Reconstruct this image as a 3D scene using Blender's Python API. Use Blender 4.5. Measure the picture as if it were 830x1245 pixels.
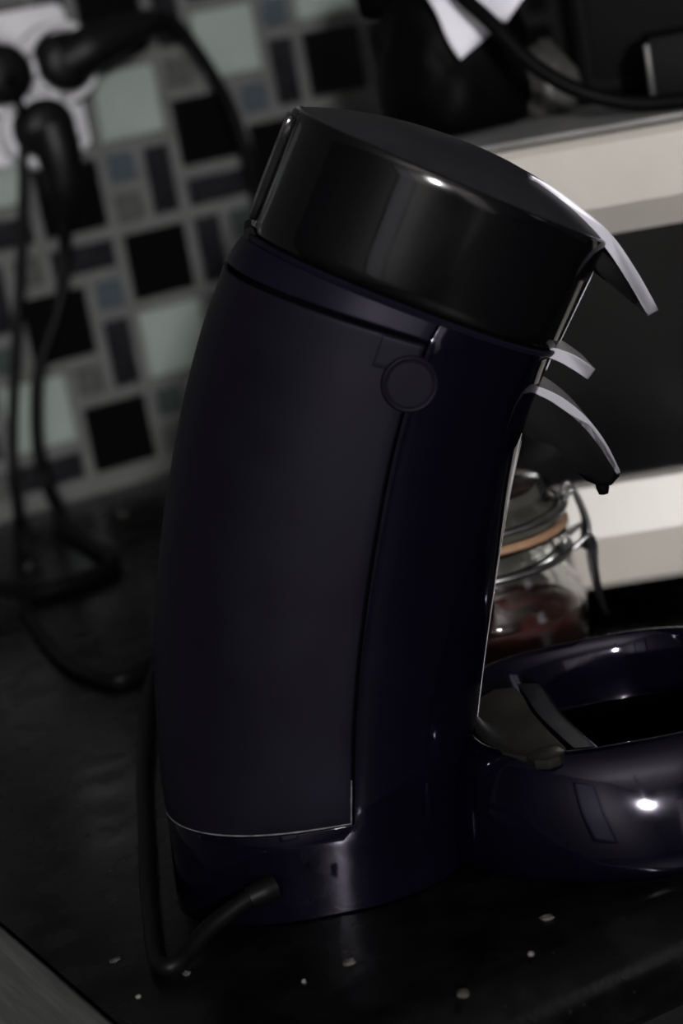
import bpy, bmesh, math, random
from mathutils import Vector, Matrix
random.seed(7)
for o in list(bpy.data.objects): bpy.data.objects.remove(o)
SC = bpy.context.scene
COL = SC.collection

# ------------------------------------------------------------------ camera
H = 0.28905                      # camera height above the worktop (worktop top is z = 0)
yaw, pitch, roll = math.radians(26.6584), math.radians(14.0036), math.radians(-10.5499)
fw = Vector((math.sin(yaw)*math.cos(pitch), math.cos(yaw)*math.cos(pitch), -math.sin(pitch)))
r0 = Vector((math.cos(yaw), -math.sin(yaw), 0))
u0 = r0.cross(fw)
rt = math.cos(roll)*r0 + math.sin(roll)*u0
up = -math.sin(roll)*r0 + math.cos(roll)*u0
cd = bpy.data.cameras.new('camera'); cam = bpy.data.objects.new('camera', cd); COL.objects.link(cam)
cam.matrix_world = Matrix((( rt.x, up.x, -fw.x, 0), (rt.y, up.y, -fw.y, 0), (rt.z, up.z, -fw.z, H), (0, 0, 0, 1)))
cd.sensor_fit = 'VERTICAL'; cd.sensor_height = 36; cd.sensor_width = 24; cd.lens = 2600/1245*36
cd.clip_start = 0.02
cd.dof.use_dof = True; cd.dof.focus_distance = 0.70; cd.dof.aperture_fstop = 8.4
SC.camera = cam
# ------------------------------------------------------------------ world, exposure
w = bpy.data.worlds.new('world'); SC.world = w; w.use_nodes = True
w.node_tree.nodes['Background'].inputs[0].default_value = (0.5, 0.52, 0.6, 1)
w.node_tree.nodes['Background'].inputs[1].default_value = 0.01
SC.view_settings.view_transform = 'Standard'; SC.view_settings.look = 'None'
SC.view_settings.exposure = 0.0; SC.view_settings.gamma = 1.0; SC.view_settings.use_curve_mapping = False
LAMP_POS = (-0.92, -2.25, 0.72); LAMP_STRENGTH = 1400.0; LAMP_R = 0.08

# ------------------------------------------------------------------ materials
MATS = {}
def mat(name, col, rough=0.5, metal=0.0, var=0.0, scale=40.0, bump=0.0, bscale=None, spec=0.5,
        trans=0.0, ior=1.45, coat=0.0, emit=None, rvar=0.0, stretch=None):
    if name in MATS: return MATS[name]
    m = bpy.data.materials.new(name); m.use_nodes = True
    nt = m.node_tree; b = nt.nodes['Principled BSDF']
    b.inputs['Base Color'].default_value = (*col, 1); b.inputs['Roughness'].default_value = rough
    b.inputs['Metallic'].default_value = metal; b.inputs['Specular IOR Level'].default_value = spec
    b.inputs['Transmission Weight'].default_value = trans; b.inputs['IOR'].default_value = ior
    b.inputs['Coat Weight'].default_value = coat
    if name in ('violet_black_gloss', 'tank_satin', 'strip_satin'): b.inputs['Specular Tint'].default_value = (.86, .81, 1.0, 1)
    if emit:
        b.inputs['Emission Color'].default_value = (*emit[0], 1); b.inputs['Emission Strength'].default_value = emit[1]
    tc = nt.nodes.new('ShaderNodeTexCoord'); mp = nt.nodes.new('ShaderNodeMapping')
    nt.links.new(tc.outputs['Object'], mp.inputs['Vector'])
    if stretch: mp.inputs['Scale'].default_value = stretch
    nz = nt.nodes.new('ShaderNodeTexNoise'); nz.inputs['Scale'].default_value = scale; nz.inputs['Detail'].default_value = 5
    nt.links.new(mp.outputs['Vector'], nz.inputs['Vector'])
    if var:
        rp = nt.nodes.new('ShaderNodeValToRGB')
        rp.color_ramp.elements[0].position = 0.3; rp.color_ramp.elements[1].position = 0.72
        rp.color_ramp.elements[0].color = (*[c*(1-var) for c in col], 1); rp.color_ramp.elements[1].color = (*[min(1, c*(1+var)) for c in col], 1)
        nt.links.new(nz.outputs['Fac'], rp.inputs['Fac']); nt.links.new(rp.outputs['Color'], b.inputs['Base Color'])
    if rvar:
        mr = nt.nodes.new('ShaderNodeMapRange'); mr.inputs['From Min'].default_value = .3; mr.inputs['From Max'].default_value = .7
        mr.inputs['To Min'].default_value = max(0, rough-rvar); mr.inputs['To Max'].default_value = rough+rvar
        nt.links.new(nz.outputs['Fac'], mr.inputs['Value']); nt.links.new(mr.outputs['Result'], b.inputs['Roughness'])
    if bump:
        nb = nt.nodes.new('ShaderNodeTexNoise'); nb.inputs['Scale'].default_value = bscale or scale; nb.inputs['Detail'].default_value = 6
        nt.links.new(mp.outputs['Vector'], nb.inputs['Vector'])
        bp = nt.nodes.new('ShaderNodeBump'); bp.inputs['Strength'].default_value = bump; bp.inputs['Distance'].default_value = 0.001
        nt.links.new(nb.outputs['Fac'], bp.inputs['Height']); nt.links.new(bp.outputs['Normal'], b.inputs['Normal'])
    MATS[name] = m; return m

GLOSS = mat('violet_black_gloss', (0.0011, 0.0009, 0.0030), 0.07, spec=.32, var=.15, scale=60, rvar=.03)
LIDG  = mat('lid_gloss', (0.0014, 0.0014, 0.0019), 0.10, spec=.36, var=.15, scale=60, rvar=.03)
LIDT  = mat('lid_top_satin', (0.013, 0.013, 0.016), 0.45, spec=.35, var=.15, scale=90, bump=.05, bscale=900)
TANK  = mat('tank_satin', (0.0042, 0.0037, 0.0066), 0.46, spec=.08, var=.22, scale=35, rvar=.07, bump=.03, bscale=500)
STRIP = mat('strip_satin', (0.0040, 0.0034, 0.0078), 0.44, spec=.07, var=.15, scale=50, rvar=.05)
CORE  = mat('core_black', (0.0012, 0.0012, 0.0016), 0.8, spec=.0, var=.1)
CHROME = mat('satin_chrome', (0.225, 0.22, 0.25), 0.38, metal=.55, var=.06, scale=120)
BLACKP = mat('black_plastic', (0.0015, 0.0015, 0.0018), 0.5, spec=.04, var=.2, scale=70)
SMOKE = mat('smoked_grey_plastic', (0.009, 0.009, 0.008), 0.3, spec=.3, var=.3, scale=120, bump=.1, bscale=200)
CABLE = mat('cable_rubber', (0.0022, 0.0022, 0.0025), 0.45, spec=.10, var=.2, scale=100)
WHITEP = mat('socket_white', (0.55, 0.55, 0.58), 0.4, var=.06)
PLUGM = mat('plug_black', (0.003, 0.003, 0.0038), 0.45, spec=.2, var=.2)
CREAM = mat('cream_enamel', (0.385, 0.362, 0.33), 0.35, var=.05, scale=25)
OVTOP = mat('oven_top_grey', (0.16, 0.16, 0.16), 0.4, var=.35, scale=30)
OVGLASS = mat('oven_door_glass', (0.004, 0.004, 0.004), 0.16, spec=.3, var=.4, scale=20)
OVBODY = mat('oven_side_grey', (0.10, 0.10, 0.10), 0.5, var=.1)
STEEL = mat('brushed_steel', (0.20, 0.20, 0.20), 0.42, metal=.8, var=.25, scale=60, stretch=(9, .5, 9), bump=.08)
WIRE = mat('jar_wire', (0.22, 0.22, 0.23), 0.3, metal=1.0, var=.1)
GLASS = mat('jar_glass', (0.93, 0.95, 0.94), 0.03, trans=1.0, ior=1.35)
SEAL = mat('orange_rubber', (0.30, 0.175, 0.105), 0.5, var=.12, scale=150)
JAM = mat('dark_red_preserve', (0.050, 0.008, 0.008), 0.35, var=.5, scale=80, bump=.4, bscale=120)
PAPER = mat('white_paper', (0.66, 0.65, 0.72), 0.7, var=.05, scale=60)
BAG = mat('black_bag', (0.0015, 0.0015, 0.0015), 0.55, spec=.05, var=.3, bump=.3, bscale=60)
BAGG = mat('grey_film', (0.05, 0.05, 0.048), 0.4, var=.4, scale=40, bump=.4, bscale=50)
BOXB = mat('black_casing', (0.0018, 0.0018, 0.0018), 0.55, spec=.1, var=.3)
BOXE = mat('casing_edge', (0.03, 0.03, 0.03), 0.4, var=.3)
CRUMB = mat('crumb', (0.045, 0.042, 0.037), 0.7, var=.4, scale=400, bump=.3)
SALT = mat('salt_crumb', (0.15, 0.145, 0.14), 0.4, var=.2, scale=400)
CAB = mat('cabinet_front', (0.004, 0.004, 0.004), 0.6, spec=.1, var=.2)
PLASTER = mat('plaster', (0.12, 0.117, 0.112), 0.8, var=.05, scale=6)
CEIL = mat('ceiling_paint', (0.30, 0.295, 0.285), 0.8, var=.04, scale=5)
DIMWALL = mat('dark_paint', (0.05, 0.05, 0.052), 0.8, var=.08, scale=5)
FLOORM = mat('floor_vinyl', (0.018, 0.017, 0.016), 0.5, var=.2, scale=8)
GROUT = mat('grout', (0.088, 0.089, 0.089), 0.8, var=.14, scale=60, bump=.2, bscale=300)
LAMPM = mat('lamp_globe', (0.9, 0.9, 0.9), 0.4, emit=((1.0, 0.975, 0.965), LAMP_STRENGTH))
FRAMEM = mat('lightbox_frame_dark', (0.03, 0.03, 0.03), 0.6, var=.1)
LAMPB = mat('lamp_base', (0.5, 0.5, 0.5), 0.4, var=.05)
T_LIGHT = mat('tile_pale_green', (0.235, 0.275, 0.255), 0.35, var=.07, scale=25)
T_BLACK = mat('tile_black', (0.0015, 0.0015, 0.0015), 0.3, var=.2, spec=.25)
T_DARK = mat('tile_charcoal', (0.011, 0.011, 0.0135), 0.3, var=.5, scale=60, spec=.3)
T_BLUE = mat('tile_slate_blue', (0.046, 0.058, 0.070), 0.3, var=.12, scale=40)
T_GREY = mat('tile_grey', (0.058, 0.058, 0.058), 0.4, var=.3, scale=260, bump=.3)
T_TEAL = mat('tile_dark_teal', (0.034, 0.045, 0.042), 0.3, var=.2, scale=60)

# granite-look black laminate
def worktop_mat():
    m = bpy.data.materials.new('black_speckled_laminate'); m.use_nodes = True; nt = m.node_tree; b = nt.nodes['Principled BSDF']
    b.inputs['Specular IOR Level'].default_value = .19
    tc = nt.nodes.new('ShaderNodeTexCoord')
    n1 = nt.nodes.new('ShaderNodeTexNoise'); n1.inputs['Scale'].default_value = 55; n1.inputs['Detail'].default_value = 8
    n2 = nt.nodes.new('ShaderNodeTexNoise'); n2.inputs['Scale'].default_value = 420; n2.inputs['Detail'].default_value = 3
    for n in (n1, n2): nt.links.new(tc.outputs['Object'], n.inputs['Vector'])
    r1 = nt.nodes.new('ShaderNodeValToRGB'); e = r1.color_ramp.elements
    e[0].position = .42; e[0].color = (.0012, .0012, .0012, 1); e[1].position = .78; e[1].color = (.0042, .0042, .0042, 1)
    r2 = nt.nodes.new('ShaderNodeValToRGB'); e = r2.color_ramp.elements
    e[0].position = .70; e[0].color = (0, 0, 0, 1); e[1].position = .80; e[1].color = (.016, .016, .015, 1)
    add = nt.nodes.new('ShaderNodeMix'); add.data_type = 'RGBA'; add.blend_type = 'ADD'; add.inputs[0].default_value = 1
    nt.links.new(n1.outputs['Fac'], r1.inputs['Fac']); nt.links.new(n2.outputs['Fac'], r2.inputs['Fac'])
    nt.links.new(r1.outputs['Color'], add.inputs[6]); nt.links.new(r2.outputs['Color'], add.inputs[7])
    nt.links.new(add.outputs[2], b.inputs['Base Color'])
    mr = nt.nodes.new('ShaderNodeMapRange'); mr.inputs['From Min'].default_value = .3; mr.inputs['From Max'].default_value = .75
    mr.inputs['To Min'].default_value = .16; mr.inputs['To Max'].default_value = .36
    nt.links.new(n1.outputs['Fac'], mr.inputs['Value']); nt.links.new(mr.outputs['Result'], b.inputs['Roughness'])
    bp = nt.nodes.new('ShaderNodeBump'); bp.inputs['Strength'].default_value = .12; bp.inputs['Distance'].default_value = .0005
    nt.links.new(n2.outputs['Fac'], bp.inputs['Height']); nt.links.new(bp.outputs['Normal'], b.inputs['Normal'])
    return m
WORKTOP = worktop_mat()

# ------------------------------------------------------------------ helpers
def tag(o, label=None, cat=None, group=None, kind=None):
    if label: o['label'] = label
    if cat: o['category'] = cat
    if group: o['group'] = group
    if kind: o['kind'] = kind
    return o
def empty(name, loc=(0, 0, 0), rz=0.0):
    o = bpy.data.objects.new(name, None); COL.objects.link(o); o.location = loc; o.rotation_euler = (0, 0, rz)
    o.empty_display_size = .02; return o
def link(name, me, m, parent=None, loc=None, rot=None):
    if m is not None and len(me.materials) == 0: me.materials.append(m)
    o = bpy.data.objects.new(name, me); COL.objects.link(o)
    if parent: o.parent = parent
    if loc is not None: o.location = loc
    if rot is not None: o.rotation_euler = rot
    return o
def from_bm(name, bm, m, parent=None, smooth=True, angle=35, loc=None, rot=None):
    bmesh.ops.recalc_face_normals(bm, faces=bm.faces[:])
    me = bpy.data.meshes.new(name); 
    for f in bm.faces: f.smooth = smooth
    if smooth:
        for e in bm.edges:
            if len(e.link_faces) == 2 and e.calc_face_angle(0) > math.radians(angle): e.smooth = False
    bm.to_mesh(me); bm.free()
    return link(name, me, m, parent, loc, rot)
def box_bm(bm, x0, x1, y0, y1, z0, z1, bevel=0.0, seg=2):
    v = [bm.verts.new(p) for p in ((x0,y0,z0),(x1,y0,z0),(x1,y1,z0),(x0,y1,z0),(x0,y0,z1),(x1,y0,z1),(x1,y1,z1),(x0,y1,z1))]
    fs = [bm.faces.new([v[i] for i in q]) for q in ((0,3,2,1),(4,5,6,7),(0,1,5,4),(1,2,6,5),(2,3,7,6),(3,0,4,7))]
    if bevel:
        es = list({e for f in fs for e in f.edges})
        bmesh.ops.bevel(bm, geom=es, offset=bevel, segments=seg, affect='EDGES', profile=.5)
    return bm
def box(name, dims, m, parent=None, bevel=0.0, seg=2, **k):
    bm = bmesh.new(); box_bm(bm, *dims, bevel=bevel, seg=seg); return from_bm(name, bm, m, parent, **k)
def prism(name, prof, a0, a1, m, parent=None, axis='y', bevel=0.0, seg=2, **k):
    """closed outline prof extruded along an axis: axis y -> prof is (x,z); axis x -> prof is (y,z); axis z -> (x,y)"""
    bm = bmesh.new()
    def P(p, a): return {'y': (p[0], a, p[1]), 'x': (a, p[0], p[1]), 'z': (p[0], p[1], a)}[axis]
    A = [bm.verts.new(P(p, a0)) for p in prof]; B = [bm.verts.new(P(p, a1)) for p in prof]; n = len(prof)
    fa = bm.faces.new(A); fb = bm.faces.new(B[::-1])
    for i in range(n): bm.faces.new((A[i], B[i], B[(i+1) % n], A[(i+1) % n]))
    if bevel:
        bmesh.ops.bevel(bm, geom=list(fa.edges)+list(fb.edges), offset=bevel, segments=seg, affect='EDGES', profile=.5)
    return from_bm(name, bm, m, parent, **k)
def lathe(name, prof, m, parent=None, seg=64, closed=False, **k):
    bm = bmesh.new(); rings = []
    for r, z in prof:
        if r < 1e-6: rings.append([bm.verts.new((0, 0, z))])
        else: rings.append([bm.verts.new((r*math.cos(2*math.pi*i/seg), r*math.sin(2*math.pi*i/seg), z)) for i in range(seg)])
    pairs = list(zip(rings, rings[1:])) + ([(rings[-1], rings[0])] if closed else [])
    for a, b in pairs:
        for i in range(seg):
            j = (i+1) % seg
            if len(a) == 1 and len(b) == 1: continue
            if len(a) == 1: bm.faces.new((a[0], b[i], b[j]))
            elif len(b) == 1: bm.faces.new((a[i], a[j], b[0]))
            else: bm.faces.new((a[i], a[j], b[j], b[i]))
    return from_bm(name, bm, m, parent, **k)
def catmull(P, n=8):
    P = [Vector(p) for p in P]; Q = [2*P[0]-P[1]] + P + [2*P[-1]-P[-2]]; out = []
    for i in range(1, len(Q)-2):
        p0, p1, p2, p3 = Q[i-1:i+3]
        for k in range(n):
            t = k/n
            out.append(.5*((2*p1)+(p2-p0)*t+(2*p0-5*p1+4*p2-p3)*t*t+(3*p1-p0-3*p2+p3)*t**3))
    out.append(P[-1]); return out
def tube_bm(bm, pts, rad, seg=10):
    n = len(pts); rads = rad if isinstance(rad, (list, tuple)) else [rad]*n
    prev = None; rings = []
    for i, p in enumerate(pts):
        t = (pts[min(i+1, n-1)]-pts[max(i-1, 0)]).normalized()
        if prev is None:
            a = Vector((0, 0, 1)) if abs(t.z) < .9 else Vector((1, 0, 0)); nrm = (a-t*a.dot(t)).normalized()
        else: nrm = (prev-t*prev.dot(t)).normalized()
        prev = nrm; bn = t.cross(nrm)
        rings.append([bm.verts.new(p+rads[i]*(math.cos(2*math.pi*k/seg)*nrm+math.sin(2*math.pi*k/seg)*bn)) for k in range(seg)])
    for a, b in zip(rings, rings[1:]):
        for k in range(seg): bm.faces.new((a[k], a[(k+1) % seg], b[(k+1) % seg], b[k]))
    bm.faces.new(rings[0]); bm.faces.new(rings[-1][::-1])
def tube(name, pts, rad, m, parent=None, n=8, seg=10, smooth_path=True, **k):
    bm = bmesh.new(); pp = catmull(pts, n) if smooth_path else [Vector(p) for p in pts]
    if isinstance(rad, (list, tuple)):
        N = len(pp)-1; M = len(rad)-1
        rad = [rad[min(int(i/N*M), M-1)]*(1-(i/N*M-min(int(i/N*M), M-1)))+rad[min(int(i/N*M), M-1)+1]*(i/N*M-min(int(i/N*M), M-1)) for i in range(N+1)]
    tube_bm(bm, pp, rad, seg); return from_bm(name, bm, m, parent, angle=60, **k)

# ------------------------------------------------------------------ the setting
YW = 1.249                                  # tiled wall
RX0, RX1, RY0, Z0, Z1 = -1.7, 2.4, -4.0, -0.90, 1.62
wall_back = box('wall_back', (RX0, RX1, YW+.003, YW+.12, Z0, Z1), GROUT, smooth=False)
tag(wall_back, 'mosaic tiled kitchen wall with pale, black and slate pieces in grey grout', 'wall', kind='structure')
for nm, d, m in (('wall_left', (RX0-.1, RX0, RY0, YW+.12, Z0, Z1), PLASTER), ('wall_right', (RX1, RX1+.1, RY0, YW+.12, Z0, Z1), DIMWALL),
                 ('wall_front', (RX0-.1, RX1+.1, RY0-.1, RY0, Z0, Z1), DIMWALL), ('floor', (RX0-.1, RX1+.1, RY0-.1, YW+.12, Z0-.1, Z0), FLOORM),
                 ('ceiling', (RX0-.1, RX1+.1, RY0-.1, YW+.12, Z1, Z1+.1), CEIL)):
    o = box(nm, d, m, smooth=False); tag(o, {'wall_left': 'plain plastered side wall beyond the sink', 'wall_right': 'dark painted side wall of the kitchen', 'wall_front': 'dark painted wall facing the worktop',
        'floor': 'dark vinyl kitchen floor below the worktop', 'ceiling': 'plain plastered kitchen ceiling'}[nm], nm.split('_')[0], kind='structure')

GLOWP = mat('glow_pane_dim', (0.05, 0.05, 0.055), 0.7, emit=((0.82, 0.88, 1.0), 0.45))
glow = empty('lightbox_1', (RX0+.001, -1.62, .50)); tag(glow, 'added glowing window in the side wall behind the viewer', 'lightbox', kind='structure')  # unseen glowing panel, added so the lid shows a light streak
box('lightbox_frame', (0, .03, -.36, .36, .74, .80), FRAMEM, glow); box('lightbox_frame', (0, .03, -.36, .36, -.80, -.74), FRAMEM, glow)
box('lightbox_frame', (0, .03, -.36, -.30, -.74, .74), FRAMEM, glow); box('lightbox_frame', (0, .03, .30, .36, -.74, .74), FRAMEM, glow)
box('glow_pane', (0, .008, -.30, .30, -.74, .74), GLOWP, glow)
GLOWQ = mat('glow_pane_bright', (0.05, 0.05, 0.055), 0.7, emit=((0.9, 0.9, 1.0), 1.5))
glow = empty('lightbox_2', (RX1-.001, -2.85, .75)); tag(glow, 'added glowing window in the dark side wall behind the viewer', 'lightbox', kind='structure')  # second unseen glowing panel, added to light a band along the worktop edge
for a_, b_, c_, d_ in ((-.66, .66, .60, .66), (-.66, .66, -.66, -.60), (-.66, -.60, -.60, .60), (.60, .66, -.60, .60), (-.03, .03, -.60, .60)):
    box('lightbox_frame', (-.03, 0, a_, b_, c_, d_), FRAMEM, glow)
for a_, b_ in ((-.60, -.03), (.03, .60)): box('glow_pane', (-.008, 0, a_, b_, -.60, .60), GLOWQ, glow)
DOORM = mat('pale_door', (0.45, 0.44, 0.42), 0.4, var=.05)
dr = empty('reflector_door_1', (-.75, RY0+.001, Z0)); tag(dr, 'pale panelled door added behind the viewer as a reflector', 'door', kind='structure')  # unseen pale door, put in so the lid reflects a faint streak
box('leaf', (-.40, .40, 0, .035, .005, 2.0), DOORM, dr, bevel=.003)
for z_ in (.15, 1.05): box('panel', (-.30, .30, .034, .044, z_, z_+.78), DOORM, dr, bevel=.006)
lathe('handle', [(0, 0), (.012, 0), (.012, .03), (.024, .035), (.026, .055), (0, .060)], STEEL, dr, seg=20, loc=(.34, .035, .98), rot=(-math.pi/2, 0, 0))

# mosaic: unit grid of 25 mm, v counted downwards, wall foot at v = 8.15
U, GAP, TX, TZ = 0.025, 0.0082, 0.46262, 0.20435
known = {}                                  # (u, v) -> (w, h, material)
def K(u, v, w, h, m): known[(u, v)] = (w, h, m)
for (u, v) in ((0,0),(2,2),(-1,3),(0,6),(4,-1),(8,-2),(2,-4),(6,0),(10,-2),(6,4),(9,2)): K(u, v, 2, 2, T_BLACK)
for (u, v) in ((2,-2),(5,-3),(8,-4),(-2,-1),(2,4),(-2,5),(7,2),(9,5),(-4,2),(12,-1)): K(u, v, 2, 2, T_LIGHT)
for (u, v) in ((3,0),(4,2),(4,-4),(7,-2),(1,4),(-2,2),(1,-2),(1,-4)): K(u, v, 1, 2, T_DARK)
for (u, v) in ((4,1),(0,2),(-2,1),(-2,7),(0,-5),(5,-5)): K(u, v, 2, 1, T_DARK)
for (u, v) in ((2,0),(1,3),(6,-1),(7,-3)): K(u, v, 1, 1, T_BLUE)
for (u, v) in ((2,1),(4,-2),(-1,2),(0,5),(8,0),(9,0)): K(u, v, 1, 1, T_GREY)
for (u, v) in ((5,2),(2,6),(-2,4)): K(u, v, 1, 1, T_TEAL)
K(2, 7, 1, 1, T_GREY)
occ = set()
for (u, v), (w_, h_, m) in list(known.items()):
    for a in range(w_):
        for b in range(h_): occ.add((u+a, v+b))
rng = random.Random(3)
for v in range(-12, 8):
    for u in range(-14, 30):
        if (u, v) in occ: continue
        def fits(w_, h_): return all((u+a, v+b) not in occ and v+b < 8 for a in range(w_) for b in range(h_))
        c = rng.random(); pick = None
        if c < .42 and fits(2, 2): pick = (2, 2, rng.choice((T_BLACK, T_BLACK, T_LIGHT)))
        elif c < .62 and fits(1, 2): pick = (1, 2, T_DARK)
        elif c < .78 and fits(2, 1): pick = (2, 1, T_DARK)
        else: pick = (1, 1, rng.choice((T_BLUE, T_GREY, T_TEAL, T_LIGHT)))
        known[(u, v)] = pick
        for a in range(pick[0]):
            for b in range(pick[1]): occ.add((u+a, v+b))
tile_mesh = {}
def tile_me(w_, h_, m):
    k = (w_, h_, m.name)
    if k not in tile_mesh:
        bm = bmesh.new(); W, Hh = w_*U-GAP, h_*U-GAP
        c = .0012
        back = [(0,0,-Hh),(W,0,-Hh),(W,0,0),(0,0,0)]; mid = [(x, -.0028, z) for x, _, z in back]
        fr = [(x+(c if x == 0 else -c), -.004, z+(c if z < 0 else -c)) for x, _, z in back]
        R = [[bm.verts.new(p) for p in L] for L in (back, mid, fr)]
        for a, b in zip(R, R[1:]):
            for i in range(4): bm.faces.new((a[i], a[(i+1) % 4], b[(i+1) % 4], b[i]))
        bm.faces.new(R[2])
        bmesh.ops.recalc_face_normals(bm, faces=bm.faces[:]); me = bpy.data.meshes.new('tile'); bm.to_mesh(me); bm.free(); me.materials.append(m)
        tile_mesh[k] = me
    return tile_mesh[k]
far_by_mat = {}
for (u, v), (w_, h_, m) in sorted(known.items()):
    p = (TX+u*U, YW+.0032, TZ-v*U)
    if -4 <= u <= 15 and -6 <= v < 8:
        o = bpy.data.objects.new('tile', tile_me(w_, h_, m)); COL.objects.link(o); o.parent = wall_back; o.location = p
    else: far_by_mat.setdefault(m.name, []).append((p, w_*U-GAP, h_*U-GAP))
bm = bmesh.new(); mi = {}
me = bpy.data.meshes.new('outer_tiles')
for mn, L in far_by_mat.items():
    me.materials.append(MATS[mn]); idx = len(me.materials)-1
    for p, W, Hh in L:
        n0 = len(bm.faces); box_bm(bm, p[0], p[0]+W, YW-.0008, YW+.0032, p[2]-Hh, p[2])
        bm.faces.ensure_lookup_table()
        for f in bm.faces[n0:]: f.material_index = idx
bmesh.ops.recalc_face_normals(bm, faces=bm.faces[:]); bm.to_mesh(me); bm.free()
o = bpy.data.objects.new('outer_tiles', me); COL.objects.link(o); o.parent = wall_back; o['kind'] = 'stuff'

# worktop with a rounded front edge and a cut-out for the sink
YF, TH, RR = 0.494, 0.030, 0.020
SX0, SX1, SY0, SY1 = -0.62, 0.1800, 0.535, 1.10
def edge_prof(yb):
    pr = [(yb, -TH), (yb, 0)]
    for i in range(9):
        a = math.pi/2*i/8; pr.append((YF+RR-RR*math.sin(a), -RR+RR*math.cos(a)))
    pr.append((YF, -TH+.003)); pr.append((YF+.003, -TH)); return pr
worktop = empty('worktop', (0, 0, 0))
bm = bmesh.new()
def add_prof(bm, prof, x0, x1):
    A = [bm.verts.new((x0, *p)) for p in prof]; B = [bm.verts.new((x1, *p)) for p in prof]; n = len(prof)
    bm.faces.new(A); bm.faces.new(B[::-1])
    for i in range(n): bm.faces.new((A[i], B[i], B[(i+1) % n], A[(i+1) % n]))
add_prof(bm, edge_prof(YW-.001), SX1, RX1-.002)
add_prof(bm, edge_prof(SY0), SX0, SX1)
box_bm(bm, SX0, SX1, SY1, YW-.001, -TH, 0)
add_prof(bm, edge_prof(YW-.001), RX0+.002, SX0)
slab = from_bm('slab', bm, WORKTOP, worktop, angle=30)
tag(worktop, 'glossy black speckled worktop with rounded front edge under the coffee machine', 'worktop')

# base cabinets below the worktop
for i, (a, b) in enumerate(((-1.68, -.66), (-.655, .23), (.235, .83), (.835, 1.43), (1.435, 2.38))):
    cb = empty('base_cabinet', ((a+b)/2, .52, Z0))
    W = (b-a)/2
    carc = bmesh.new()
    box_bm(carc, -W, W, .012, .71, .10, .14); box_bm(carc, -W, -W+.018, .012, .71, .14, -Z0-TH-.001)
    box_bm(carc, W-.018, W, .012, .71, .14, -Z0-TH-.001); box_bm(carc, -W, W, .695, .71, .14, -Z0-TH-.001)
    from_bm('carcass', carc, CAB, cb, smooth=False)
    box('plinth', (-W, W, .05, .065, 0, .10), CAB, cb)
    d = box('cabinet_door', (-W+.002, W-.002, -.006, .012, .11, -Z0-TH-.012), CAB, cb, bevel=.003)
    tube('handle', [(-.06, -.006, .75), (-.06, -.03, .75), (.06, -.03, .75), (.06, -.006, .75)], .005, STEEL, d, smooth_path=False)
    tag(cb, ['dark base cabinet at the far left end of the worktop', 'dark base cabinet under the steel sink', 'dark base cabinet under the coffee machine',
             'dark base cabinet under the tabletop oven', 'dark base cabinet at the far right end of the worktop'][i], 'cabinet', 'dark base cabinets below the worktop')

# stainless sink let into the worktop
sink = empty('kitchen_sink', ((SX0+SX1)/2, (SY0+SY1)/2, 0))
hx, hy = (SX1-SX0)/2+.0, (SY1-SY0)/2
bm = bmesh.new()
bx0, bx1, by0, by1 = -hx+.06, hx-.24, -hy+.07, hy-.09
def loop(x0, x1, y0, y1, z, r, n=5):
    out = []
    for cx, cy, a0 in ((x1-r, y1-r, 0), (x0+r, y1-r, 90), (x0+r, y0+r, 180), (x1-r, y0+r, 270)):
        for i in range(n):
            a = math.radians(a0+90*i/(n-1)); out.append(bm.verts.new((cx+r*math.cos(a), cy+r*math.sin(a), z)))
    return out
Ls = [loop(-hx+.001, hx-.001, -hy+.001, hy-.001, -.010, .012), loop(-hx+.001, hx-.001, -hy+.001, hy-.001, -.0005, .012),
      loop(-hx+.003, hx-.003, -hy+.003, hy-.003, .0012, .011), loop(-hx+.007, hx-.007, -hy+.007, hy-.007, .0005, .010), loop(-hx+.010, hx-.010, -hy+.010, hy-.010, -.0005, .010),
      loop(bx0, bx1, by0, by1, -.002, .05), loop(bx0+.006, bx1-.006, by0+.006, by1-.006, -.008, .05), loop(bx0+.02, bx1-.02, by0+.02, by1-.02, -.15, .05)]
for a, b in zip(Ls, Ls[1:]):
    for i in range(len(a)): bm.faces.new((a[i], a[(i+1) % len(a)], b[(i+1) % len(a)], b[i]))
bm.faces.new(Ls[-1])
from_bm('basin', bm, STEEL, sink, angle=50)
lathe('drain', [(0, -.1495), (.03, -.1495), (.036, -.148), (.040, -.1495)], STEEL, sink, seg=32, loc=((bx0+bx1)/2, (by0+by1)/2, 0))
tag(sink, 'dull brushed steel sink rim at the edge of the black worktop', 'sink')

# ceiling lamp behind the camera
lamp = empty('ceiling_lamp', (LAMP_POS[0], LAMP_POS[1], Z1))
lathe('globe', [(0, -LAMP_R)]+[(LAMP_R*math.sin(a), -LAMP_R*math.cos(a)) for a in [math.pi*i/16 for i in range(1, 16)]]+[(0, LAMP_R)], LAMPM, lamp, seg=32, loc=(0, 0, LAMP_POS[2]-Z1))
lathe('ceiling_cup', [(0, 0), (.05, 0), (.05, -.02), (.012, -.035), (.012, LAMP_POS[2]-Z1+LAMP_R-.002), (0, LAMP_POS[2]-Z1+LAMP_R-.002)], LAMPB, lamp, seg=24)
tag(lamp, 'round white ceiling lamp hanging behind the viewer', 'lamp')

# ------------------------------------------------------------------ coffee machine
MO = Vector((0.2807, 0.6207, 0)); MYAW = yaw
mach = empty('coffee_machine', MO, -MYAW)
tag(mach, 'dark violet single-serve coffee machine leaning forward, seen from its side', 'coffee machine')
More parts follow.
